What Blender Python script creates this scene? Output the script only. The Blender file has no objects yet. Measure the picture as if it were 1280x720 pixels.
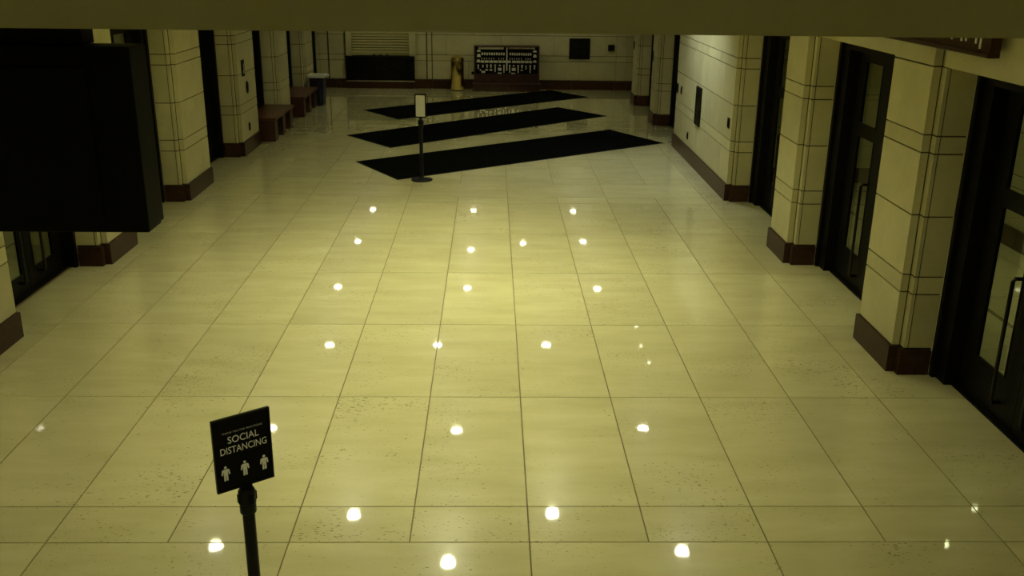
import bpy, bmesh, math, random
from mathutils import Matrix, Vector
random.seed(7)
S = bpy.context.scene
COL = S.collection
PI = math.pi

# ------------------------------------------------------------------ camera
cam_d = bpy.data.cameras.new('camera')
cam_d.sensor_width = 36.0
cam_d.lens = 33.815
cam_d.clip_start = 0.05
cam = bpy.data.objects.new('camera', cam_d)
COL.objects.link(cam)
RT = (0.99974667, -0.01941566, 0.01138515)
UP = (-0.00444069, 0.32574260, 0.94544806)
FW = (0.02206513, 0.94525911, -0.32557387)
cam.matrix_world = Matrix(((RT[0], UP[0], -FW[0], -0.25404), (RT[1], UP[1], -FW[1], 0.0),
                           (RT[2], UP[2], -FW[2], 3.51994), (0, 0, 0, 1)))
S.camera = cam

# ------------------------------------------------------------------ world, exposure
w = bpy.data.worlds.new('world'); S.world = w
w.use_nodes = True
bg = w.node_tree.nodes['Background']
bg.inputs[0].default_value = (0.5, 0.5, 0.3, 1)
bg.inputs[1].default_value = 0.02
S.view_settings.view_transform = 'Standard'
S.view_settings.look = 'None'
S.view_settings.exposure = 0.0
S.view_settings.gamma = 1.0
S.view_settings.use_curve_mapping = False
LAMP_COL = (0.985, 1.0, 0.60)
WASH_COL = (0.86, 0.97, 1.0)
LAMP_W = 69.0

# ------------------------------------------------------------------ materials
def new_mat(name):
    m = bpy.data.materials.new(name); m.use_nodes = True
    return m, m.node_tree.nodes, m.node_tree.links, m.node_tree.nodes['Principled BSDF']

def plain(name, col, rough=0.5, metal=0.0, var=0.12, scale=6.0, bump=0.0, spec=0.5, coat=0.0):
    m, n, l, b = new_mat(name)
    tc = n.new('ShaderNodeTexCoord')
    nz = n.new('ShaderNodeTexNoise'); nz.inputs['Scale'].default_value = scale; nz.inputs['Detail'].default_value = 4
    l.new(tc.outputs['Object'], nz.inputs['Vector'])
    r = n.new('ShaderNodeValToRGB')
    r.color_ramp.elements[0].position = 0.3; r.color_ramp.elements[1].position = 0.7
    r.color_ramp.elements[0].color = (*[c*(1-var) for c in col], 1)
    r.color_ramp.elements[1].color = (*[min(1, c*(1+var)) for c in col], 1)
    l.new(nz.outputs['Fac'], r.inputs['Fac']); l.new(r.outputs['Color'], b.inputs['Base Color'])
    b.inputs['Roughness'].default_value = rough; b.inputs['Metallic'].default_value = metal
    b.inputs['Specular IOR Level'].default_value = spec
    b.inputs['Coat Weight'].default_value = coat; b.inputs['Coat Roughness'].default_value = 0.08
    if bump:
        bp = n.new('ShaderNodeBump'); bp.inputs['Strength'].default_value = bump; bp.inputs['Distance'].default_value = 0.01
        l.new(nz.outputs['Fac'], bp.inputs['Height']); l.new(bp.outputs['Normal'], b.inputs['Normal'])
    return m

def stone(name, col, dark, rough, streak=(3, 3, 3), var=0.10, pit=0.0, coat=0.0, spec=0.5, pitcol=(0.2, 0.17, 0.07)):
    """limestone slab: soft mottling, slab-to-slab tone, small dark pits in some slabs"""
    m, n, l, b = new_mat(name)
    geo = n.new('ShaderNodeNewGeometry'); oi = n.new('ShaderNodeObjectInfo')
    off = n.new('ShaderNodeVectorMath'); off.operation = 'SCALE'; off.inputs['Scale'].default_value = 37.0
    cmb = n.new('ShaderNodeCombineXYZ')
    for k in range(3): l.new(oi.outputs['Random'], cmb.inputs[k])
    l.new(cmb.outputs[0], off.inputs[0])
    add = n.new('ShaderNodeVectorMath'); add.operation = 'ADD'
    l.new(geo.outputs['Position'], add.inputs[0]); l.new(off.outputs[0], add.inputs[1])
    mp = n.new('ShaderNodeMapping'); mp.inputs['Scale'].default_value = streak
    l.new(add.outputs[0], mp.inputs['Vector'])
    nz = n.new('ShaderNodeTexNoise'); nz.inputs['Scale'].default_value = 1.0; nz.inputs['Detail'].default_value = 6
    nz.inputs['Roughness'].default_value = 0.6
    l.new(mp.outputs[0], nz.inputs['Vector'])
    r = n.new('ShaderNodeValToRGB')
    r.color_ramp.elements[0].position = 0.3; r.color_ramp.elements[1].position = 0.72
    r.color_ramp.elements[0].color = (*dark, 1); r.color_ramp.elements[1].color = (*col, 1)
    l.new(nz.outputs['Fac'], r.inputs['Fac'])
    mr = n.new('ShaderNodeMapRange'); mr.inputs['To Min'].default_value = 1-var; mr.inputs['To Max'].default_value = 1+var*0.6
    l.new(oi.outputs['Random'], mr.inputs['Value'])
    hsv = n.new('ShaderNodeHueSaturation'); l.new(r.outputs['Color'], hsv.inputs['Color']); l.new(mr.outputs[0], hsv.inputs['Value'])
    out = hsv.outputs['Color']
    if pit:
        mp2 = n.new('ShaderNodeMapping'); mp2.inputs['Scale'].default_value = (20, 42, 20)
        l.new(add.outputs[0], mp2.inputs['Vector'])
        pn = n.new('ShaderNodeTexNoise'); pn.inputs['Scale'].default_value = 1.6; pn.inputs['Detail'].default_value = 2
        l.new(mp2.outputs[0], pn.inputs['Vector'])
        big = n.new('ShaderNodeTexNoise'); big.inputs['Scale'].default_value = 1.4; big.inputs['Detail'].default_value = 1
        l.new(add.outputs[0], big.inputs['Vector'])
        sm = n.new('ShaderNodeMath'); sm.operation = 'MULTIPLY_ADD'; sm.inputs[1].default_value = 0.35
        l.new(big.outputs['Fac'], sm.inputs[0]); l.new(pn.outputs['Fac'], sm.inputs[2])
        pr = n.new('ShaderNodeMapRange'); pr.inputs['From Min'].default_value = 0.855; pr.inputs['From Max'].default_value = 0.91
        pr.inputs['To Max'].default_value = pit
        l.new(sm.outputs[0], pr.inputs['Value'])
        mx = n.new('ShaderNodeMix'); mx.data_type = 'RGBA'
        l.new(pr.outputs[0], mx.inputs[0]); l.new(out, mx.inputs[6]); mx.inputs[7].default_value = (*pitcol, 1)
        out = mx.outputs[2]
    l.new(out, b.inputs['Base Color'])
    b.inputs['Roughness'].default_value = rough
    b.inputs['Specular IOR Level'].default_value = spec
    b.inputs['Coat Weight'].default_value = coat; b.inputs['Coat Roughness'].default_value = 0.035
    b.inputs['Coat IOR'].default_value = 1.5
    return m

M = {}
M['floor'] = stone('polished_floor_stone', (0.67, 0.62, 0.34), (0.56, 0.51, 0.26), 0.24, (1.2, 4.5, 3), 0.07, 0.8, 1.0, 0.4)
M['grout'] = plain('floor_grout', (0.16, 0.12, 0.045), 0.7, var=0.2)
M['stone'] = stone('wall_limestone', (0.59, 0.545, 0.295), (0.49, 0.45, 0.235), 0.45, (2.5, 2.5, 2.5), 0.10, 0.25, 0.0, 0.35)
M['joint'] = plain('wall_joint_brown', (0.060, 0.042, 0.018), 0.8)
M['base'] = stone('brown_granite_base', (0.060, 0.029, 0.013), (0.034, 0.015, 0.007), 0.30, (20, 20, 20), 0.12, spec=0.12)
M['plaster'] = plain('ceiling_plaster', (0.50, 0.47, 0.27), 0.85, var=0.04, scale=3)
M['fascia'] = plain('soffit_paint', (0.36, 0.34, 0.17), 0.8, var=0.03, scale=1.5)
M['bronze'] = plain('dark_bronze', (0.0055, 0.0050, 0.0032), 0.45, 0.0, var=0.25, spec=0.10)
M['handle'] = plain('dark_bronze_polished', (0.018, 0.016, 0.011), 0.28, 0.8, var=0.1)
M['steel'] = plain('brushed_steel', (0.55, 0.53, 0.45), 0.3, 1.0, var=0.1)
M['black'] = plain('matt_black', (0.0035, 0.0033, 0.0022), 0.6, var=0.15, spec=0.08)
M['blacksheen'] = plain('black_powder_coat', (0.0045, 0.0042, 0.003), 0.42, var=0.15, spec=0.18)
M['mat'] = plain('black_mat_pile', (0.0036, 0.0038, 0.0028), 0.95, var=0.3, scale=60, bump=0.6, spec=0.0)
M['rubber'] = plain('black_rubber', (0.004, 0.004, 0.003), 0.8, var=0.1, spec=0.03)
M['wood'] = plain('red_brown_wood', (0.085, 0.022, 0.010), 0.35, var=0.35, scale=9)
M['woodd'] = plain('dark_red_wood', (0.040, 0.012, 0.006), 0.4, var=0.35, scale=9)
M['brass'] = plain('polished_brass', (0.62, 0.50, 0.18), 0.16, 1.0, var=0.06)
M['paper'] = plain('off_white_paper', (0.62, 0.60, 0.50), 0.7, var=0.03)
M['card'] = plain('pale_card', (0.80, 0.78, 0.62), 0.6, var=0.2, scale=20)
M['print'] = plain('white_print', (0.88, 0.88, 0.84), 0.6, var=0.02)
M['printdim'] = plain('grey_print', (0.42, 0.40, 0.34), 0.6, var=0.02)
M['blue'] = plain('navy_plastic', (0.008, 0.012, 0.045), 0.4, var=0.1)
M['white'] = plain('white_plastic', (0.75, 0.75, 0.68), 0.45, var=0.03)
M['shutter'] = plain('shutter_paint', (0.42, 0.38, 0.15), 0.5, var=0.05)
M['darkpanel'] = plain('dark_glossy_panel', (0.0045, 0.0045, 0.0033), 0.25, var=0.2, spec=0.15)
M['trimring'] = plain('downlight_trim', (0.6, 0.58, 0.45), 0.4, 0.4)

def glass_mat():
    m, n, l, b = new_mat('tinted_door_glass')
    n.remove(b)
    t = n.new('ShaderNodeBsdfTransparent'); t.inputs[0].default_value = (0.84, 0.87, 0.76, 1)
    g = n.new('ShaderNodeBsdfGlossy'); g.inputs['Roughness'].default_value = 0.02
    f = n.new('ShaderNodeFresnel'); gm = n.new('ShaderNodeNewGeometry')
    ir = n.new('ShaderNodeMapRange'); ir.inputs['To Min'].default_value = 1.45; ir.inputs['To Max'].default_value = 1/1.45
    l.new(gm.outputs['Backfacing'], ir.inputs['Value']); l.new(ir.outputs[0], f.inputs[0])   # same reflectance on both faces of the pane
    mx = n.new('ShaderNodeMixShader')
    l.new(f.outputs[0], mx.inputs[0]); l.new(t.outputs[0], mx.inputs[1]); l.new(g.outputs[0], mx.inputs[2])
    l.new(mx.outputs[0], n['Material Output'].inputs['Surface'])
    return m
M['glass'] = glass_mat()

def emit(name, col, s):
    m, n, l, b = new_mat(name)
    b.inputs['Base Color'].default_value = (0.8, 0.8, 0.7, 1)
    b.inputs['Emission Color'].default_value = (*col, 1); b.inputs['Emission Strength'].default_value = s
    m.cycles.emission_sampling = 'NONE'
    return m
M['lens'] = emit('lamp_lens', (1.0, 0.98, 0.80), 45.0)
M['lens_dim'] = emit('lamp_lens_small', (1.0, 0.97, 0.75), 14.0)

# ------------------------------------------------------------------ helpers
def link(o, parent=None):
    COL.objects.link(o)
    if parent is not None: o.parent = parent
    return o

def mesh_obj(name, verts, faces, mat, parent=None, smooth=False):
    me = bpy.data.meshes.new(name)
    me.from_pydata(verts, [], faces); me.update()
    if smooth:
        for p in me.polygons: p.use_smooth = True
    me.materials.append(M[mat])
    return link(bpy.data.objects.new(name, me), parent)

BF = [(0, 3, 2, 1), (4, 5, 6, 7), (0, 1, 5, 4), (1, 2, 6, 5), (2, 3, 7, 6), (3, 0, 4, 7)]
def bverts(x0, x1, y0, y1, z0, z1):
    x0, x1 = sorted((x0, x1)); y0, y1 = sorted((y0, y1)); z0, z1 = sorted((z0, z1))
    return [(x0, y0, z0), (x1, y0, z0), (x1, y1, z0), (x0, y1, z0), (x0, y0, z1), (x1, y0, z1), (x1, y1, z1), (x0, y1, z1)]

def box(name, x0, x1, y0, y1, z0, z1, mat, parent=None, bev=0.0, loc=True):
    """box whose origin sits at its base centre; coordinates are in the parent's space"""
    c = ((x0+x1)/2, (y0+y1)/2, min(z0, z1)) if loc else (0, 0, 0)
    v = [(a-c[0], b-c[1], d-c[2]) for a, b, d in bverts(x0, x1, y0, y1, z0, z1)]
    if bev:
        bm = bmesh.new(); bv = [bm.verts.new(p) for p in v]
        for f in BF: bm.faces.new([bv[i] for i in f])
        bmesh.ops.bevel(bm, geom=bm.edges[:], offset=bev, segments=2, affect='EDGES', profile=0.5)
        me = bpy.data.meshes.new(name); bm.to_mesh(me); bm.free(); me.materials.append(M[mat])
        o = link(bpy.data.objects.new(name, me), parent)
    else:
        o = mesh_obj(name, v, BF, mat, parent)
    o.location = c
    return o

def multi(name, boxes, mat, parent=None):
    """several touching blocks of ONE part"""
    V, F = [], []
    for b in boxes:
        k = len(V); V += bverts(*b); F += [tuple(i+k for i in f) for f in BF]
    return mesh_obj(name, V, F, mat, parent)

def lathe(name, prof, mat, parent=None, n=24, loc=(0, 0, 0)):
    V, F = [], []
    for r, z in prof:
        for k in range(n):
            a = 2*PI*k/n; V.append((r*math.cos(a), r*math.sin(a), z))
    for i in range(len(prof)-1):
        for k in range(n):
            k2 = (k+1) % n
            F.append((i*n+k, i*n+k2, (i+1)*n+k2, (i+1)*n+k))
    F.append(tuple(range(n-1, -1, -1))); F.append(tuple((len(prof)-1)*n+k for k in range(n)))
    o = mesh_obj(name, V, F, mat, parent)
    for p in o.data.polygons: p.use_smooth = len(p.vertices) == 4
    o.data.update()
    o.data.set_sharp_from_angle(angle=math.radians(35))
    o.location = loc
    return o

def tube(name, pts, r, mat, parent=None, n=10):
    """round bar along a polyline"""
    V, F = [], []
    P = [Vector(p) for p in pts]
    for i, p in enumerate(P):
        t = (P[min(i+1, len(P)-1)]-P[max(i-1, 0)]).normalized()
        a = t.cross(Vector((0, 0, 1)))
        if a.length < 0.1: a = t.cross(Vector((0, 1, 0)))
        a.normalize(); b = t.cross(a)
        for k in range(n):
            q = 2*PI*k/n; V.append(tuple(p+a*(r*math.cos(q))+b*(r*math.sin(q))))
    for i in range(len(P)-1):
        for k in range(n):
            k2 = (k+1) % n; F.append((i*n+k, i*n+k2, (i+1)*n+k2, (i+1)*n+k))
    F.append(tuple(range(n-1, -1, -1))); F.append(tuple((len(P)-1)*n+k for k in range(n)))
    return mesh_obj(name, V, F, mat, parent, True)

def tag(o, label, cat, group=None):
    o['label'] = label; o['category'] = cat
    if group: o['group'] = group
    return o

def struct(o, label=None):
    o['kind'] = 'structure'
    if label: o['label'] = label
    return o

def thing(name, label, cat, loc=(0, 0, 0), rz=0.0, group=None):
    o = bpy.data.objects.new(name, None); o.empty_display_size = 0.1
    link(o); o.location = loc; o.rotation_euler = (0, 0, rz)
    return tag(o, label, cat, group)

def copy_tree(o, parent=None):
    c = o.copy(); COL.objects.link(c); c.parent = parent
    for ch in list(o.children): copy_tree(ch, c)
    return c

# ------------------------------------------------------------------ dimensions of the hall
XR, XL, YF, ZC = 3.36, -4.79, 27.40, 3.27       # stone faces right / left, far wall, ceiling
COURSES = [(0.25, 0.76), (0.76, 0.92), (0.92, 1.46), (1.46, 2.00), (2.00, 2.15), (2.15, 2.71), (2.71, 3.262)]
G = 0.007                                        # half a wall joint

# ------------------------------------------------------------------ floor: sub-floor and every slab
fl = struct(box('floor', -8.4, 7.4, -1.7, 27.9, -0.12, -0.006, 'grout'), 'polished pale limestone slab floor')
TW, g = 0.762, 0.0048
def slab(x0, x1, y0, y1):
    o = box('floor_slab', x0+g, x1-g, y0+g, y1-g, -0.02, 0.0, 'floor', None)
    o.parent = fl; o.matrix_parent_inverse = Matrix.Translation(-fl.location)
rows = [(-1.7, 1.004, 1), (1.004, 2.69, 1), (2.69, 3.966, 1), (3.966, 4.386, 1), (4.386, 5.256, 2), (5.256, 5.676, 1)]
y = 5.676
for k, e in enumerate((7.388, 9.075, 10.762, 12.455, 14.148)):
    rows.append((y, e, 1)); y = e
rows += [(14.148, 14.560, 1), (14.560, 15.426, 2), (15.426, 15.848, 1)]
y = 15.848
for k in range(6): rows.append((y, y+1.69, 1)); y += 1.69
rows.append((y, 27.6, 1))
for y0, y1, st in rows:
    edges = [-4.572 + TW*st*k for k in range(0, int(round(10/st))+1)]
    if st == 2: edges = [i*TW for i in range(-6, 5, 2)]
    for a, b in zip(edges[:-1], edges[1:]): slab(a, b, y0, y1)
    slab(edges[-1], 3.805, y0, y1)               # border slabs running into the doorways
    slab(-5.20, edges[0], y0, y1)
for y0 in range(4, 27, 2):                       # vestibule floors behind the doors
    for x0 in (3.955, 5.1, 6.2): slab(x0, x0+1.1, y0, y0+2)
    for x0 in (-8.3, -7.3, -6.3): slab(x0, x0+0.95, y0, y0+2)

# ------------------------------------------------------------------ ceiling, soffit, rear zone
cl = struct(box('ceiling', -8.4, 7.4, 3.62, 27.9, ZC, ZC+0.12, 'plaster'), 'low plaster ceiling over the hall')
struct(box('trim_1', -8.4, 7.4, 3.46, 3.62, 3.268, 4.52, 'fascia'), 'olive painted soffit edge across the top of the view')
struct(box('ceiling_rear', -8.4, 7.4, -1.7, 3.46, 4.4, 4.52, 'plaster'), 'higher plaster ceiling behind the soffit')
struct(box('wall_rear', -8.4, 7.4, -1.82, -1.7, 0, 4.4, 'plaster'), 'plaster wall behind the camera')

# ------------------------------------------------------------------ stone clad walls
def mirror(s, x):            # distance behind the stone face -> world x
    return XR + x if s > 0 else XL - x

def clad(root, s, y0, y1, joints=None, lo=True, hi=True):
    """front slabs, stepped corner returns and granite base of a wall piece that runs along the hall"""
    joints = joints or {}
    X = lambda d: mirror(s, d)
    multi('joint_core', [(X(0.016), X(0.10), y0+0.012, y1-0.012, 0, 3.262), (X(0.08), X(0.33), y0-(0.066 if lo else -0.01), y1+(0.066 if hi else -0.01), 0, 3.262)], 'joint', root)
    ya, yb = y0-(0.078 if lo else 0), y1+(0.078 if hi else 0)
    for ci, (z0, z1) in enumerate(COURSES):
        e = [y0] + [j for j in joints.get(ci, []) if y0 < j < y1] + [y1]
        for k, (a, b) in enumerate(zip(e[:-1], e[1:])):
            ga = G*0.8 if k else 0; gb = G*0.8 if k < len(e)-2 else 0
            box('stone_slab', X(0), X(0.066), a+ga, b-gb, z0+G, z1-G, 'stone', root)
        for on, e0, e1 in ((lo, ya, ya+0.085), (hi, yb-0.085, yb)):
            if on:
                box('corner_strip', X(0.078), X(0.110), e0, e1, z0+G, z1-G, 'stone', root)
                box('return_slab', X(0.122), X(0.335), e0, e1, z0+G, z1-G, 'stone', root)
    box('base_block', X(-0.030), X(0.05), y0-0.015, y1+0.015, 0, 0.25, 'base', root)
    if lo: box('base_block', X(0.045), X(0.325), ya-0.018, ya+0.08, 0, 0.235, 'base', root)
    if hi: box('base_block', X(0.045), X(0.325), yb-0.08, yb+0.018, 0, 0.235, 'base', root)

def anchor(name):
    o = bpy.data.objects.new(name, None); o.empty_display_size = 0.1
    return link(o)

RJ = {6: [15.9, 17.6], 5: [15.92, 17.65], 4: [15.47, 16.36, 17.29], 3: [15.06, 16.77], 2: [15.95, 17.33], 1: [15.85, 17.6], 0: [15.02, 16.83]}
wr = struct(anchor('wall_right'), 'pale limestone clad wall between the glass doors on the right')
clad(wr, 1, 14.42, 18.97, RJ)
wl = struct(anchor('wall_left'), 'limestone clad wall end at the lower left edge')
clad(wl, -1, -1.6, 8.71, {c: [1.0+1.9*(c % 2)/2+1.9*k for k in range(4)] for c in range(7)}, lo=False)
wn = struct(anchor('wall_right_near'), 'limestone clad wall beside the camera')
clad(wn, 1, -1.6, 5.36, {c: [0.2+1.9*(c % 2)/2+1.9*k for k in range(3)] for c in range(7)}, lo=False)

PIL = [
    (1, 7.96, 8.76, 'large pale stone pilaster nearest the camera on the right, between two glass doors'),
    (1, 11.22, 11.94, 'second stone pilaster from the camera on the right, between two glass doors'),
    (1, 21.43, 22.05, 'narrow stone pilaster just beyond the long right wall'),
    (1, 24.45, 25.10, 'narrow stone pilaster on the right closest to the far wall'),
    (-1, 11.03, 11.88, 'stone pilaster on the left mostly hidden behind the black hanging display'),
    (-1, 14.20, 15.42, 'broad stone pilaster on the left just right of the black hanging display'),
    (-1, 17.58, 18.85, 'broad stone pilaster on the left carrying a small black sign'),
    (-1, 20.98, 21.98, 'stone pilaster on the left between the two red benches'),
    (-1, 24.08, 25.05, 'stone pilaster on the left behind the recycling bin'),
]
for s, y0, y1, lab in PIL:
    p = thing('stone_pilaster', lab, 'pilaster', (mirror(s, 0.1), (y0+y1)/2, 0))
    clad(p, s, y0, y1)
    for ch in p.children:
        ch.location = Vector(ch.location) - Vector(p.location)

# lintel slabs over the openings
OPEN_R = [(5.36, 7.96), (8.76, 11.22), (11.94, 14.42), (18.97, 21.43), (22.05, 24.45), (25.10, YF-0.02)]
OPEN_L = [(8.71, 11.03), (11.88, 14.20), (15.42, 17.58), (18.85, 20.98), (21.98, 24.08), (25.05, YF-0.02)]
for s, root, ops in ((1, wr, OPEN_R), (-1, wl, OPEN_L)):
    for a, b in ops:
        m = (a+b)/2
        box('lintel_slab', mirror(s, 0.052), mirror(s, 0.335), a+0.082, m-G*0.5, 2.717, 3.262, 'stone', root)
        box('lintel_slab', mirror(s, 0.052), mirror(s, 0.335), m+G*0.5, b-(0.082 if b < 27 else 0.0), 2.717, 3.262, 'stone', root)

# far wall
wf = struct(anchor('wall_far'), 'limestone clad far wall with brown granite base')
box('joint_core', -8.3, 7.3, YF+0.015, YF+0.25, 0, 3.262, 'joint', wf)
FJ = {0: [-0.9, 0.2, 2.19], 1: [], 2: [-1.51, 0.0, 1.46, 2.92], 3: [-0.75, 0.72, 2.2], 4: [], 5: [-1.5, 0.0, 1.5], 6: [-0.75, 0.75]}
for ci, (z0, z1) in enumerate(COURSES):
    main = [-1.905] + FJ[ci] + [3.22, 3.50]
    pier = [(-5.9, -5.02), (-5.02, -4.80), (-4.765, -4.32), (-2.40, -2.075), (-2.045, -1.925)] + list(zip(main[:-1], main[1:])) + [(3.50, 4.1)]
    if z0 > 2.0: pier += [(-4.32, -3.36), (-3.36, -2.40)]
    for a, b in pier:
        box('stone_slab', a+G*0.5, b-G*0.5, YF, YF+0.05, z0+G, z1-G, 'stone', wf)
for a, b in ((-5.9, -4.6), (-4.6, -3.4), (-3.4, -1.9), (-1.9, -0.6), (-0.6, 0.7), (0.7, 1.30), (1.30, 1.99), (1.99, 3.18), (3.18, 3.5), (3.5, 4.1)):
    box('base_block', a+0.002, b-0.002, YF-(0.03 if b < 3.2 else 0.045), YF+0.03, 0, 0.235, 'base', wf)

# ------------------------------------------------------------------ bronze glass doors in the openings
def make_door(n, s, a, b, label, shift=0.0, hw=0.915, stile=0.215, bottom=0.37, hoff=0.015):
    d = struct(anchor('door_%d' % n), label)
    X = lambda q: mirror(s, q)
    c = (a+b)/2 + shift; lo, hi = a+0.085, b-0.085
    if b > 27: hi = b
    # jambs, header, threshold
    multi('door_frame', [(X(0.335), X(0.375), lo, lo+0.06, 0, 2.71), (X(0.375), X(0.54), lo, c-hw, 0, 2.71),
                         (X(0.335), X(0.375), hi-0.06, hi, 0, 2.71), (X(0.375), X(0.54), c+hw, hi, 0, 2.71),
                         (X(0.34), X(0.54), c-hw, c+hw, 2.60, 2.71)], 'bronze', d)
    box('threshold', X(0.445), X(0.60), c-hw, c+hw, -0.005, 0.012, 'bronze', d)
    for k in (-1, 1):
        y0, y1 = (c+0.004, c+hw-0.004) if k > 0 else (c-hw+0.004, c-0.004)
        l0, l1 = (y0+stile, y1-0.205) if k > 0 else (y0+0.205, y1-stile)
        xa, xb = X(0.500), X(0.532)
        leaf = multi('door_leaf', [(xa, xb, y0, l0, 0.014, 2.595), (xa, xb, l1, y1, 0.014, 2.595),
                                   (xa, xb, l0, l1, 0.014, bottom), (xa, xb, l0, l1, 1.665, 1.805), (xa, xb, l0, l1, 2.475, 2.595)], 'bronze', d)
        for z0, z1 in ((bottom, 1.665), (1.805, 2.475)):
            box('glass_pane', X(0.510), X(0.516), l0, l1, z0, z1, 'glass', leaf)
            multi('glazing_bead', [(X(0.494), X(0.509), l0, l0+0.014, z0, z1), (X(0.494), X(0.509), l1-0.014, l1, z0, z1),
                                   (X(0.494), X(0.509), l0+0.014, l1-0.014, z0, z0+0.014)], 'bronze', leaf)
        hy = (l0+hoff) if k > 0 else (l1-hoff)
        tube('pull_handle', [(X(0.51), hy, 0.16), (X(0.44), hy, 0.16), (X(0.425), hy, 0.18), (X(0.425), hy, 1.19),
                             (X(0.44), hy, 1.21), (X(0.51), hy, 1.21)], 0.016, 'handle', leaf)
    return d
names = [
    ('r', 0, 'dark bronze double glass door at the right edge of the view'),
    ('r', 1, 'dark bronze double glass door between the two nearest right pilasters'),
    ('r', 2, 'dark bronze double glass door beside the long right wall'),
    ('r', 3, 'dark doorway just beyond the long right wall'),
    ('r', 4, 'dark doorway between the two far right pilasters'),
    ('r', 5, 'dark doorway in the far right corner'),
    ('l', 0, 'dark bronze double glass door below the hanging display at lower left'),
    ('l', 1, 'dark bronze double door behind the hanging display'),
    ('l', 2, 'dark bronze double door between the two broad left pilasters'),
    ('l', 3, 'dark doorway behind the nearer red bench'),
    ('l', 4, 'dark doorway behind the farther red bench'),
    ('l', 5, 'dark doorway in the far left corner')]
for n, (sd, i, lab) in enumerate(names):
    a, b = (OPEN_R if sd == 'r' else OPEN_L)[i]
    kw = {}
    if (sd, i) == ('r', 0): kw = dict(shift=0.08)
    if (sd, i) == ('l', 0): kw = dict(shift=0.20, hw=0.84, stile=0.13, bottom=0.22, hoff=0.10)
    make_door(n+1, 1 if sd == 'r' else -1, a, b, lab, **kw)

# vestibules behind the doors
for nm, x, s in (('wall_vestibule_right', 6.55, 1), ('wall_vestibule_left', -8.0, -1)):
    v = struct(anchor(nm), 'stone wall of the vestibule behind the doors')
    box('joint_core', x+0.02*s, x+0.3*s, 3.0, 27.4, 0, 3.262, 'joint', v)
    for ci, (z0, z1) in enumerate(COURSES):
        yy = 4.0
        while yy < 16:
            box('stone_slab', x, x+0.05*s, yy+G, yy+1.9-G, z0+G, z1-G, 'stone', v); yy += 1.9
    box('base_block', x-0.03*s, x+0.04*s, 4.0, 17.1, 0, 0.25, 'base', v)
for nm, s in (('wall_vestibule_end_right', 1), ('wall_vestibule_end_left', -1)):
    x0, x1 = (3.72, 7.3) if s > 0 else (-8.3, -5.15)
    struct(box(nm, x0, x1, 3.5, 4.0, 0, 3.262, 'plaster'), 'vestibule end wall')
    xa, xb = (4.05, 6.5) if s > 0 else (-7.95, -5.50)
    v = struct(box(nm.replace('end', 'cross'), xa, xb, 15.72, 15.9, 0, 3.262, 'joint'), 'stone cross wall of the vestibule')
    for z0, z1 in COURSES:
        for xm in ((xa, (xa+xb)/2), ((xa+xb)/2, xb)):
            o = box('stone_slab', xm[0]+G, xm[1]-G, 15.69, 15.73, z0+G, z1-G, 'stone'); o.parent = v
            o.matrix_parent_inverse = Matrix.Translation(-v.location)

# ------------------------------------------------------------------ downlights
def make_downlight(x, y, lab, power=1.0, r=0.082, small=False, z=ZC, col=None, grp='recessed ceiling downlights', cone=128):
    d = thing('ceiling_downlight', lab, 'downlight', (x, y, z), 0, grp)
    V, F = [], []; n = 24
    for rr, zz in ((r*1.5, 0), (r*1.45, -0.010), (r*1.05, -0.012), (r, -0.004)):
        V += [(rr*math.cos(2*PI*k/n), rr*math.sin(2*PI*k/n), zz) for k in range(n)]
    for i in range(3):
        for k in range(n): F.append((i*n+k, i*n+(k+1) % n, (i+1)*n+(k+1) % n, (i+1)*n+k))
    mesh_obj('trim_ring', V, F, 'trimring', d, True)
    lathe('lens', [(r, -0.005), (r*0.9, -0.009), (r*0.5, -0.012)], 'lens_dim' if small else 'lens', d, 20)
    sp = bpy.data.lights.new('lamp', 'SPOT')
    sp.energy = LAMP_W*power; sp.color = col or LAMP_COL; sp.spot_size = math.radians(cone); sp.spot_blend = 0.9
    sp.shadow_soft_size = r*0.9
    o = link(bpy.data.objects.new('lamp', sp), d); o.location = (0, 0, -0.03)
    return d
L0 = 'ceiling downlight mirrored in the floor, '
for x, y, p, lab in [
    (-3.58, 26.4, 0.5, 'left column, farthest row'), (-0.75, 26.4, 0.5, 'middle column, farthest row'), (2.06, 26.38, 0.5, 'right column, farthest row'),
    (-3.58, 23.2, 0.4, 'left column, second farthest row'), (-0.74, 22.55, 0.5, 'middle column, second farthest row'),
    (0.55, 23.13, 0.4, 'just right of the middle column, second farthest row'), (2.07, 23.31, 0.4, 'right column, second farthest row'),
    (-3.55, 19.72, 0.5, 'left column, third farthest row'), (-0.76, 19.67, 0.45, 'middle column, third farthest row'), (2.05, 19.66, 0.5, 'right column, third farthest row'),
    (-3.21, 16.43, 0.5, 'leftmost of the offset row of three'), (-1.23, 16.45, 0.75, 'middle of the offset row of three'), (0.78, 16.47, 0.75, 'rightmost of the offset row of three'),
    (-3.56, 13.13, 0.6, 'left column, beside the foreground sign'), (-0.76, 13.06, 3.1, 'middle column, level with the foreground sign'), (2.08, 13.15, 0.8, 'right column, level with the foreground sign'),
    (-1.99, 10.71, 2.0, 'just right of the foreground sign post'), (0.55, 10.74, 3.1, 'near the bottom centre of the view'),
    (-3.56, 10.04, 0.5, 'lower left, left of the foreground sign post'), (-0.74, 9.68, 3.1, 'lowest one at the bottom edge'), (2.07, 9.91, 0.8, 'lower right of the bottom edge'),
    (-3.56, 6.6, 0.5, 'left column, above the bottom edge'), (-0.75, 6.6, 3.1, 'middle column, above the bottom edge'), (2.07, 6.6, 0.6, 'right column, above the bottom edge')]:
    make_downlight(x, y, L0+lab, p)
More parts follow.
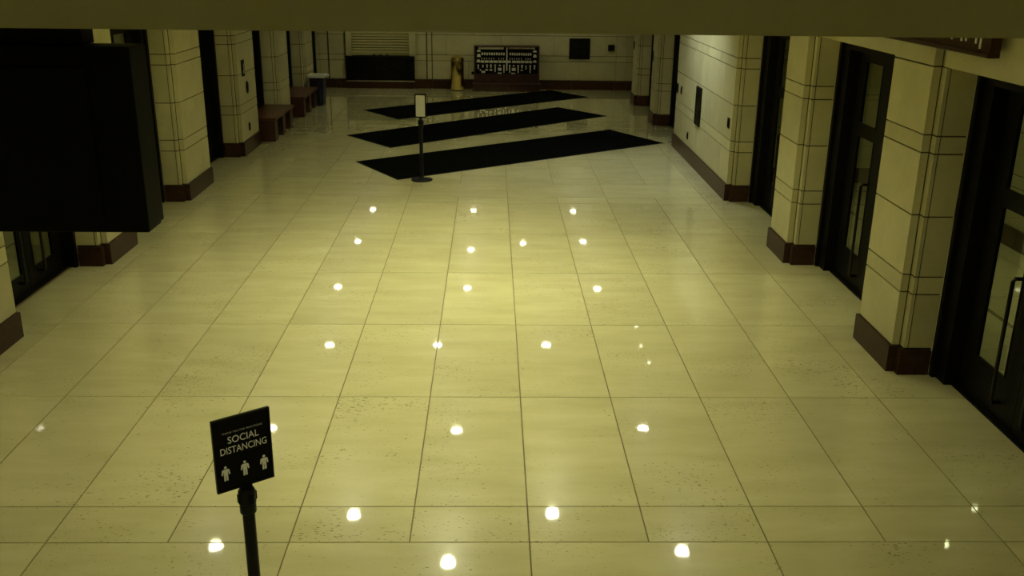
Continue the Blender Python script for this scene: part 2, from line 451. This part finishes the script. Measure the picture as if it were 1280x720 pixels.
for x, y, lab in [(2.58, 17.42, 'farthest'), (2.53, 16.44, 'middle'), (2.56, 15.66, 'nearest')]:
    make_downlight(x, y, lab+' of three small wall washer lights beside the long right wall', 1.0, 0.035, True, col=WASH_COL, grp='wall washer lights')
make_downlight(-2.04, 23.01, 'small single downlight above the second black mat', 0.1, 0.035, True, grp=None)
for x, y, lab in [(5.33, 10.05, 'inner vestibule downlight behind the second right door'), (6.10, 10.86, 'outer vestibule downlight behind the second right door'),
                  (5.4, 7.0, 'vestibule downlight behind the nearest right door'), (5.4, 13.2, 'vestibule downlight behind the third right door')]:
    make_downlight(x, y, lab, 0.55, 0.06, True, grp='vestibule downlights')
for x, y, lab in [(-7.3, 8.5, 'vestibule downlight behind the lower left door'), (-7.3, 15.2, 'vestibule downlight behind the hanging display')]:
    make_downlight(x, y, lab, 0.55, 0.06, True, grp='vestibule downlights')
for x, p, lab in [(-2.6, 1.3, 'left'), (-0.5, 2.3, 'middle'), (1.6, 1.0, 'right')]:  # unseen fill lamps added to light the soffit face and foreground sign
    make_downlight(x, 0.6, lab+' added fill light, unseen in the higher ceiling behind the soffit edge', p, z=4.4, grp='added rear fill lights', cone=140)

# ------------------------------------------------------------------ black mats laid askew
def make_mat(P, label):
    c = sum((Vector((a, b, 0)) for a, b in P), Vector())/4
    t = thing('floor_mat', label, 'mat', c, 0, 'black floor mats')
    q = [Vector((a, b, 0))-c for a, b in P]
    inner = []
    for i in range(4):
        e1 = (q[(i+1) % 4]-q[i]).normalized(); e0 = (q[i-1]-q[i]).normalized()
        inner.append(q[i]+e1*0.05+e0*0.05)
    V, F = [], []
    for src, z in ((q, 0.001), (q, 0.003), (inner, 0.009), (inner, 0.001)): V += [(v.x, v.y, z) for v in src]
    for i in range(3):
        for k in range(4): F.append((i*4+k, i*4+(k+1) % 4, (i+1)*4+(k+1) % 4, (i+1)*4+k))
    mesh_obj('rubber_border', V, F, 'rubber', t)
    V = [(v.x, v.y, z) for z in (0.001, 0.012) for v in inner]
    mesh_obj('pile', V, BF, 'mat', t)
make_mat([(-2.365, 21.91), (2.339, 25.884), (1.393, 27.285), (-3.336, 23.298)], 'black mat lying farthest away, in front of the display case')
make_mat([(-2.205, 18.494), (2.469, 22.69), (1.386, 24.027), (-3.246, 19.855)], 'middle one of the three black mats on the floor')
make_mat([(-1.806, 15.691), (3.226, 19.229), (2.307, 20.799), (-2.705, 17.172)], 'black mat nearest the camera, beside the far sign stand')

# ------------------------------------------------------------------ sign stands
def stand(label, loc, yaw):
    t = thing('sign_stand', label, 'sign stand', loc, yaw)
    lathe('base', [(0.175, 0.0), (0.178, 0.008), (0.172, 0.018), (0.10, 0.030), (0.045, 0.042), (0.034, 0.06)], 'blacksheen', t, 32)
    lathe('post', [(0.031, 0.03), (0.031, 0.90)], 'blacksheen', t, 20)
    hd = lathe('post_head', [(0.034, 0.86), (0.041, 0.868), (0.041, 0.905), (0.038, 0.908), (0.038, 0.915), (0.043, 0.92), (0.043, 0.985), (0.036, 1.0), (0.02, 1.006)], 'blacksheen', t, 20)
    for bx in ((0.040, 0.047, -0.012, 0.012), (-0.047, -0.040, -0.012, 0.012), (-0.012, 0.012, 0.040, 0.047), (-0.012, 0.012, -0.047, -0.040)):
        box('belt_slot', *bx, 0.93, 0.975, 'black', hd)
    return t

def text(body, size, mat, parent, x, z, yy, width=None, name='lettering'):
    cu = bpy.data.curves.new('t', 'FONT'); cu.body = body; cu.size = size; cu.align_x = 'CENTER'; cu.extrude = 0.0006
    cu.resolution_u = 3; cu.offset = 0.0
    to = bpy.data.objects.new('t', cu); COL.objects.link(to)
    bpy.context.view_layer.update()
    me = bpy.data.meshes.new_from_object(to.evaluated_get(bpy.context.evaluated_depsgraph_get()))
    bpy.data.objects.remove(to)
    xs = [v.co.x for v in me.vertices]; cx = (min(xs)+max(xs))/2; k = (width/(max(xs)-min(xs))) if width else 1
    for v in me.vertices:
        p = v.co.copy(); v.co = ((p.x-cx)*k, -p.z, p.y)
    me.materials.clear(); me.materials.append(M[mat])
    o = link(bpy.data.objects.new(name, me), parent); o.location = (x, yy, z)
    return o

def pictogram(parent, x, z, h, yy):
    """standing figure: round head, body with arms held a little away, two legs"""
    V, F = [], []
    def poly(pts):
        k = len(V); n = len(pts)
        V.extend((x+a*h, yy, z+b*h) for a, b in pts); V.extend((x+a*h, yy-0.0008, z+b*h) for a, b in pts)
        F.append(tuple(range(k+n, k+2*n))); F.append(tuple(range(k+n-1, k-1, -1)))
        for i in range(n): F.append((k+i, k+(i+1) % n, k+n+(i+1) % n, k+n+i))
    poly([(0.085*math.cos(2*PI*i/14), 0.91+0.085*math.sin(2*PI*i/14)) for i in range(14)])
    poly([(-0.13, 0.36), (0.13, 0.36), (0.14, 0.79), (-0.14, 0.79)])
    poly([(-0.13, 0.0), (-0.02, 0.0), (-0.01, 0.37), (-0.13, 0.37)])
    poly([(0.02, 0.0), (0.13, 0.0), (0.13, 0.37), (0.01, 0.37)])
    for s in (-1, 1):
        pts = [(0.15, 0.79), (0.12, 0.70), (0.195, 0.40), (0.275, 0.42), (0.235, 0.72)]
        poly([(s*a, b) for a, b in (pts if s < 0 else pts[::-1])])
    return mesh_obj('pictogram', V, F, 'print', parent)

yaw = math.radians(36)
st = stand('black stand with a white-lettered social distancing sign in the foreground', (-1.468, 4.235, 0), yaw)
multi('sign_bracket', [(-0.03, 0.03, -0.006, 0.012, 0.985, 1.03)], 'black', st)
bd = box('sign_board', -0.143, 0.143, -0.006, 0.006, 1.02, 1.405, 'black', st, 0.002)
multi('sign_rim', [(-0.147, -0.1425, -0.009, 0.009, 1.018, 1.408), (0.1425, 0.147, -0.009, 0.009, 1.018, 1.408),
                   (-0.1425, 0.1425, -0.009, 0.009, 1.402, 1.408), (-0.1425, 0.1425, -0.009, 0.009, 1.018, 1.0235)], 'blacksheen', st)
fy = -0.0068
text('THANK YOU FOR PRACTICING', 0.014, 'printdim', bd, 0.002, 0.305, fy, 0.205)
text('SOCIAL', 0.052, 'print', bd, 0.005, 0.252, fy, 0.158)
text('DISTANCING', 0.052, 'print', bd, 0.003, 0.198, fy, 0.236)
for x in (-0.098, 0.0, 0.100): pictogram(bd, x, 0.058, 0.080, fy)

st2 = stand('slim black stand with a blank pale sheet in a frame beside the mats', (-1.405, 15.70, 0), math.radians(-4))
multi('sign_frame', [(-0.092, -0.074, -0.012, 0.012, 1.03, 1.415), (0.074, 0.092, -0.012, 0.012, 1.03, 1.415),
                     (-0.074, 0.074, -0.012, 0.012, 1.393, 1.415), (-0.074, 0.074, -0.012, 0.012, 1.03, 1.052), (-0.02, 0.02, -0.01, 0.01, 0.99, 1.03)], 'black', st2)
box('sign_sheet', -0.0745, 0.0745, -0.008, 0.004, 1.0515, 1.3935, 'paper', st2)

# ------------------------------------------------------------------ hanging display (seen from behind)
hx, hy = -1.715, 4.0
hd = thing('hanging_display', 'large black ceiling-hung display cabinet filling the upper left', 'display', (hx-0.80, hy+0.1, 2.385))
box('housing', -0.80, 0.80, -0.10, 0.06, 0.0, 0.775, 'black', hd, 0.006)
box('screen_bezel', -0.795, 0.795, 0.06, 0.11, 0.006, 0.769, 'black', hd, 0.004)
box('ceiling_mount', -0.70, 0.60, -0.06, 0.07, 0.776, 0.884, 'black', hd, 0.004)
box('screen_glass', -0.76, 0.76, 0.108, 0.114, 0.04, 0.735, 'darkpanel', hd)
multi('rear_cover', [(-0.62, 0.62, -0.112, -0.10, 0.08, 0.69)], 'black', hd)
for x in (-0.45, -0.20):
    lathe('mount_pin', [(0.022, 0.774), (0.022, 0.88)], 'black', hd, 16, (x, 0, 0))

# ------------------------------------------------------------------ benches along the left wall
def bench(y0, y1, label):
    t = thing('bench', label, 'bench', (-4.78, (y0+y1)/2, 0), 0, 'red-brown wooden benches')
    L = (y1-y0)/2
    box('seat', -0.33, 0.285, -L-0.02, L+0.02, 0.415, 0.47, 'wood', t, 0.006)
    for f in (-1, 0, 1):
        yc = f*(L-0.16)
        box('panel_leg', -0.28, 0.255, yc-0.13, yc+0.13, 0.0, 0.415, 'woodd', t, 0.004)
    box('stretcher', -0.28, -0.24, -L+0.05, L-0.05, 0.12, 0.40, 'woodd', t)
bench(19.04, 20.86, 'nearer of the two red-brown wooden benches on the left')
bench(22.10, 23.84, 'farther red-brown wooden bench, beside the recycling bin')

# ------------------------------------------------------------------ recycling bin
t = thing('recycling_bin', 'dark blue recycling bin with a white lid frame by the far bench', 'bin', (-4.53, 24.12, 0))
V = []
for hwx, hwy, z in ((0.14, 0.17, 0.0), (0.175, 0.23, 0.68)):
    V += [(-hwx, -hwy, z), (hwx, -hwy, z), (hwx, hwy, z), (-hwx, hwy, z)]
mesh_obj('bin_body', V, BF, 'blue', t)
multi('lid', [(-0.205, 0.205, -0.26, -0.19, 0.68, 0.735), (-0.205, 0.205, 0.19, 0.26, 0.68, 0.735), (-0.205, -0.14, -0.19, 0.19, 0.68, 0.735),
              (0.14, 0.205, -0.19, 0.19, 0.68, 0.735), (-0.14, 0.14, -0.03, 0.03, 0.68, 0.735)], 'white', t)
multi('slot_liner', [(-0.14, 0.14, -0.19, -0.03, 0.66, 0.69), (-0.14, 0.14, 0.03, 0.19, 0.66, 0.69)], 'black', t)
box('lid_handle', 0.205, 0.26, 0.10, 0.20, 0.69, 0.72, 'white', t)
for x in (-0.07, 0.07):
    box('body_rib', x-0.012, x+0.012, -0.225, -0.16, 0.03, 0.62, 'blue', t)

# ------------------------------------------------------------------ far wall: counter with roller shutter
t = thing('roller_shutter', 'slatted cream roller shutter closed above the dark counter front', 'shutter', (-3.33, YF-0.085, 0.884))
for s in (-1, 1):
    box('guide_rail', s*0.875-0.08, s*0.875+0.08, 0.0, 0.10, 0.0, 1.12, 'stone', t)
k = 0; z = 0.06
while z < 1.08:
    box('slat', -0.79, 0.79, 0.03, 0.055, z+0.018, z+0.073, 'shutter', t, 0.008); z += 0.073
box('bottom_bar', -0.79, 0.79, 0.01, 0.06, 0.012, 0.068, 'shutter', t, 0.006)
for x in (-0.18, 0.0, 0.18):
    box('lift_tab', x-0.03, x+0.03, -0.01, 0.01, 0.02, 0.045, 'bronze', t)
box('backing', -0.79, 0.79, 0.062, 0.075, 0.0, 1.11, 'joint', t)
t = thing('counter_front', 'long black counter front below the roller shutter', 'counter', (-3.35, YF-0.135, 0.0))
box('front_panel', -0.95, 0.95, 0.0, 0.10, 0.22, 0.849, 'darkpanel', t, 0.006)
box('counter_top', -0.96, 0.96, -0.03, 0.10, 0.85, 0.882, 'bronze', t, 0.005)
box('metal_strip', -0.95, 0.95, -0.012, 0.05, 0.192, 0.219, 'steel', t)
box('kick_panel', -0.95, 0.95, 0.005, 0.04, 0.0, 0.191, 'base', t)

# brass litter urn
t = thing('litter_urn', 'tall polished brass cylindrical litter urn by the far wall', 'litter bin', (-1.205, 27.10, 0))
lathe('urn_body', [(0.18, 0.0), (0.185, 0.012), (0.185, 0.80)], 'brass', t, 40)
lathe('rim_band', [(0.188, 0.80), (0.192, 0.81), (0.192, 0.835), (0.186, 0.845)], 'brass', t, 40)
lathe('domed_top', [(0.184, 0.845), (0.176, 0.885), (0.14, 0.915), (0.08, 0.93), (0.02, 0.934)], 'brass', t, 40)
lathe('foot_ring', [(0.19, 0.0), (0.19, 0.02), (0.186, 0.022)], 'bronze', t, 40)

# display case
t = thing('display_case', 'dark wooden display case with rows of small pale cards by the far wall', 'display case', (0.155, 27.04, 0))
box('plinth', -0.925, 0.925, -0.24, 0.26, 0.0, 0.20, 'woodd', t, 0.006)
box('plinth_ledge', -0.935, 0.935, -0.25, 0.26, 0.20, 0.222, 'wood', t, 0.004)
multi('cabinet', [(-0.895, 0.895, -0.18, 0.25, 0.222, 0.47), (-0.895, -0.855, -0.13, 0.25, 0.47, 1.215), (0.855, 0.895, -0.13, 0.25, 0.47, 1.215),
                  (-0.855, 0.855, -0.13, 0.25, 1.185, 1.215), (-0.855, 0.855, 0.20, 0.25, 0.47, 1.185)], 'woodd', t)
bo = box('board', -0.855, 0.855, -0.105, 0.20, 0.47, 1.185, 'black', t)
box('centre_divider', -0.014, 0.020, -0.125, -0.10, 0.56, 1.18, 'card', t)
box('latch', -0.965, -0.895, -0.12, -0.05, 0.45, 0.52, 'bronze', t)
def CX(u): return (u-505)*0.002106
def CZ(v): return 1.21-(v-90)*0.00204
def card(u0, u1, v0, v1, name='display_card', mat='card'):
    box(name, CX(u0)-0.0, CX(u1), -0.117, -0.106, CZ(v1), CZ(v0), mat, t)
card(135, 465, 103, 130, 'header_strip'); card(530, 870, 99, 124, 'header_strip')
for a, b, c_, d_ in ((117, 166, 138, 165), (117, 166, 192, 233), (112, 163, 265, 303), (843, 893, 140, 165), (848, 893, 193, 233), (848, 893, 270, 300)):
    cx0 = (a+b)/2; 
    box('crest', CX(a+6), CX(b-6), -0.117, -0.106, CZ(d_), CZ(c_), 'card', t)
    box('crest', CX(a), CX(b), -0.116, -0.1055, CZ(d_), CZ((c_+d_)/2), 'card', t)
for u0, u1 in ((172, 485), (537, 832)):
    n = 10; st_ = (u1-u0)/n
    for k in range(n):
        j = random.uniform(-2, 2)
        card(u0+st_*k+4, u0+st_*(k+1)-7, 174+j, 207+j)
        if k != 6: card(u0+st_*k+5, u0+st_*k+15, 243, 262)
for a, b in ((168, 212), (220, 268), (276, 326), (332, 384), (394, 440), (447, 494), (512, 558), (574, 622), (627, 680), (684, 736), (742, 790), (796, 834)):
    card(a, b, 276, 307)
for u, v0, v1, wd in ((135, 332, 388, 22), (195, 335, 370, 18), (250, 330, 374, 22), (300, 330, 374, 24), (355, 330, 428, 22), (415, 332, 350, 26), (470, 332, 436, 22),
                      (545, 332, 436, 22), (597, 335, 352, 24), (655, 335, 438, 22), (705, 332, 375, 26), (757, 340, 392, 20), (812, 334, 436, 22), (868, 335, 388, 22)):
    card(u-wd/2, u+wd/2, v0, v0+18)
    if v1-v0 > 24: card(u-wd/3, u+wd/3, v0+21, v1)
for a, b, c_, d_ in ((155, 170, 392, 414), (225, 262, 392, 410), (282, 318, 392, 410), (392, 438, 372, 410), (573, 622, 372, 410), (686, 718, 396, 409), (390, 440, 434, 457), (566, 616, 436, 460), (175, 225, 415, 440)):
    card(a, b, c_, d_)

# dark panel and small box on the far wall
t = thing('wall_screen', 'square black screen panel mounted on the far wall', 'screen', (2.185, YF-0.03, 0.84))
box('frame', -0.29, 0.29, 0.0, 0.028, 0.0, 0.565, 'black', t, 0.004)
box('panel', -0.265, 0.265, -0.004, 0.002, 0.025, 0.54, 'darkpanel', t)
t = thing('wall_box', 'small dark box on the far wall right of the black screen', 'wall box', (3.065, YF-0.03, 1.07))
box('cover', -0.09, 0.09, 0.0, 0.03, 0.0, 0.17, 'bronze', t, 0.004)
box('cover_plate', -0.065, 0.065, -0.004, 0.002, 0.03, 0.14, 'black', t)

# ------------------------------------------------------------------ wall fittings
def plate(name, label, cat, s, y, z, wy, hz, mat='bronze', insert='black', group=None):
    x = mirror(s, -0.006)
    q = thing(name, label, cat, (x, y, z-hz/2), 0, group)
    box('face_plate', -0.006, 0.006, -wy/2, wy/2, 0, hz, mat, q, 0.002)
    e = -0.009*s
    box('insert', e-0.004, e+0.004, -wy*0.28, wy*0.28, hz*0.2, hz*0.8, insert, q)
    return q
plate('switch_plate', 'small dark wall plate near the front edge of the long right wall', 'switch plate', 1, 14.60, 1.165, 0.13, 0.15)
plate('switch_plate', 'dark wall plate at the far end of the long right wall', 'switch plate', 1, 18.84, 1.15, 0.14, 0.18)
plate('switch_plate', 'slim dark wall plate just before the far end of the long right wall', 'switch plate', 1, 18.45, 1.16, 0.08, 0.15)
plate('wall_outlet', 'dark outlet low on the long right wall above the base', 'outlet', 1, 17.60, 0.44, 0.08, 0.13)
plate('switch_plate', 'dark wall plate on the narrow pilaster beyond the long right wall', 'switch plate', 1, 21.98, 1.46, 0.10, 0.22)
plate('switch_plate', 'dark wall plate on the right pilaster closest to the far wall', 'switch plate', 1, 24.98, 1.44, 0.12, 0.20)
plate('wall_outlet', 'dark outlet low on the left pilaster with the black sign', 'outlet', -1, 18.12, 0.46, 0.10, 0.15)
q = plate('wall_sign', 'small black sign with a pale symbol on the left pilaster', 'sign', -1, 17.95, 1.55, 0.20, 0.29, 'black', 'black')
box('pale_symbol', 0.012, 0.016, -0.05, 0.03, 0.05, 0.10, 'printdim', q)
box('pale_symbol', 0.012, 0.016, -0.01, 0.03, 0.10, 0.22, 'printdim', q)
# oval fitting on the same pilaster
q = thing('wall_intercom', 'dark oval fitting below the black sign on the left pilaster', 'fitting', (XL+0.002, 18.16, 1.07))
o = lathe('oval_plate', [(0.075, 0.0), (0.075, 0.012), (0.06, 0.02)], 'bronze', q, 24)
o.rotation_euler = (0, PI/2, 0); o.scale = (1.5, 1.0, 1.0); o.location = (0, 0, 0.11)
o = lathe('centre_button', [(0.03, 0.019), (0.026, 0.028)], 'handle', q, 16)
o.rotation_euler = (0, PI/2, 0); o.location = (0, 0, 0.11)
# fire cabinet slot in the right wall
q = thing('recessed_cabinet', 'tall narrow dark cabinet set into the long right wall', 'cabinet', (XR-0.01, 16.84, 0.76))
multi('cabinet_frame', [(-0.012, 0.012, -0.21, -0.185, 0, 0.66), (-0.012, 0.012, 0.185, 0.21, 0, 0.66), (-0.012, 0.012, -0.185, 0.185, 0, 0.025), (-0.012, 0.012, -0.185, 0.185, 0.635, 0.66)], 'bronze', q)
dr = box('cabinet_door', -0.006, 0.009, -0.185, 0.185, 0.025, 0.635, 'darkpanel', q)
box('latch', -0.012, -0.004, -0.165, -0.145, 0.27, 0.35, 'handle', dr)
# long fitting high on the wall above the near right pilaster
q = thing('wall_fixture', 'long dark brown fitting with painted reflection streaks high on the right wall near the soffit', 'fixture', (XR-0.03, 8.15, 2.885))
box('fixture_box', -0.05, 0.03, -1.22, 1.22, 0.0, 0.24, 'base', q, 0.012)
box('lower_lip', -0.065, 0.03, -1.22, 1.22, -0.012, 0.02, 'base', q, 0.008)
for yy, zb in ((-1.07, 0.045), (-1.0, 0.075), (-0.84, 0.08), (-0.77, 0.075), (-0.61, 0.075), (-0.45, 0.08), (-0.40, 0.09)):  # pale strips paint the reflections seen on the dark fitting
    box('reflection_streak', -0.058, -0.049, yy-0.010, yy+0.010, zb, 0.22, 'card', q)
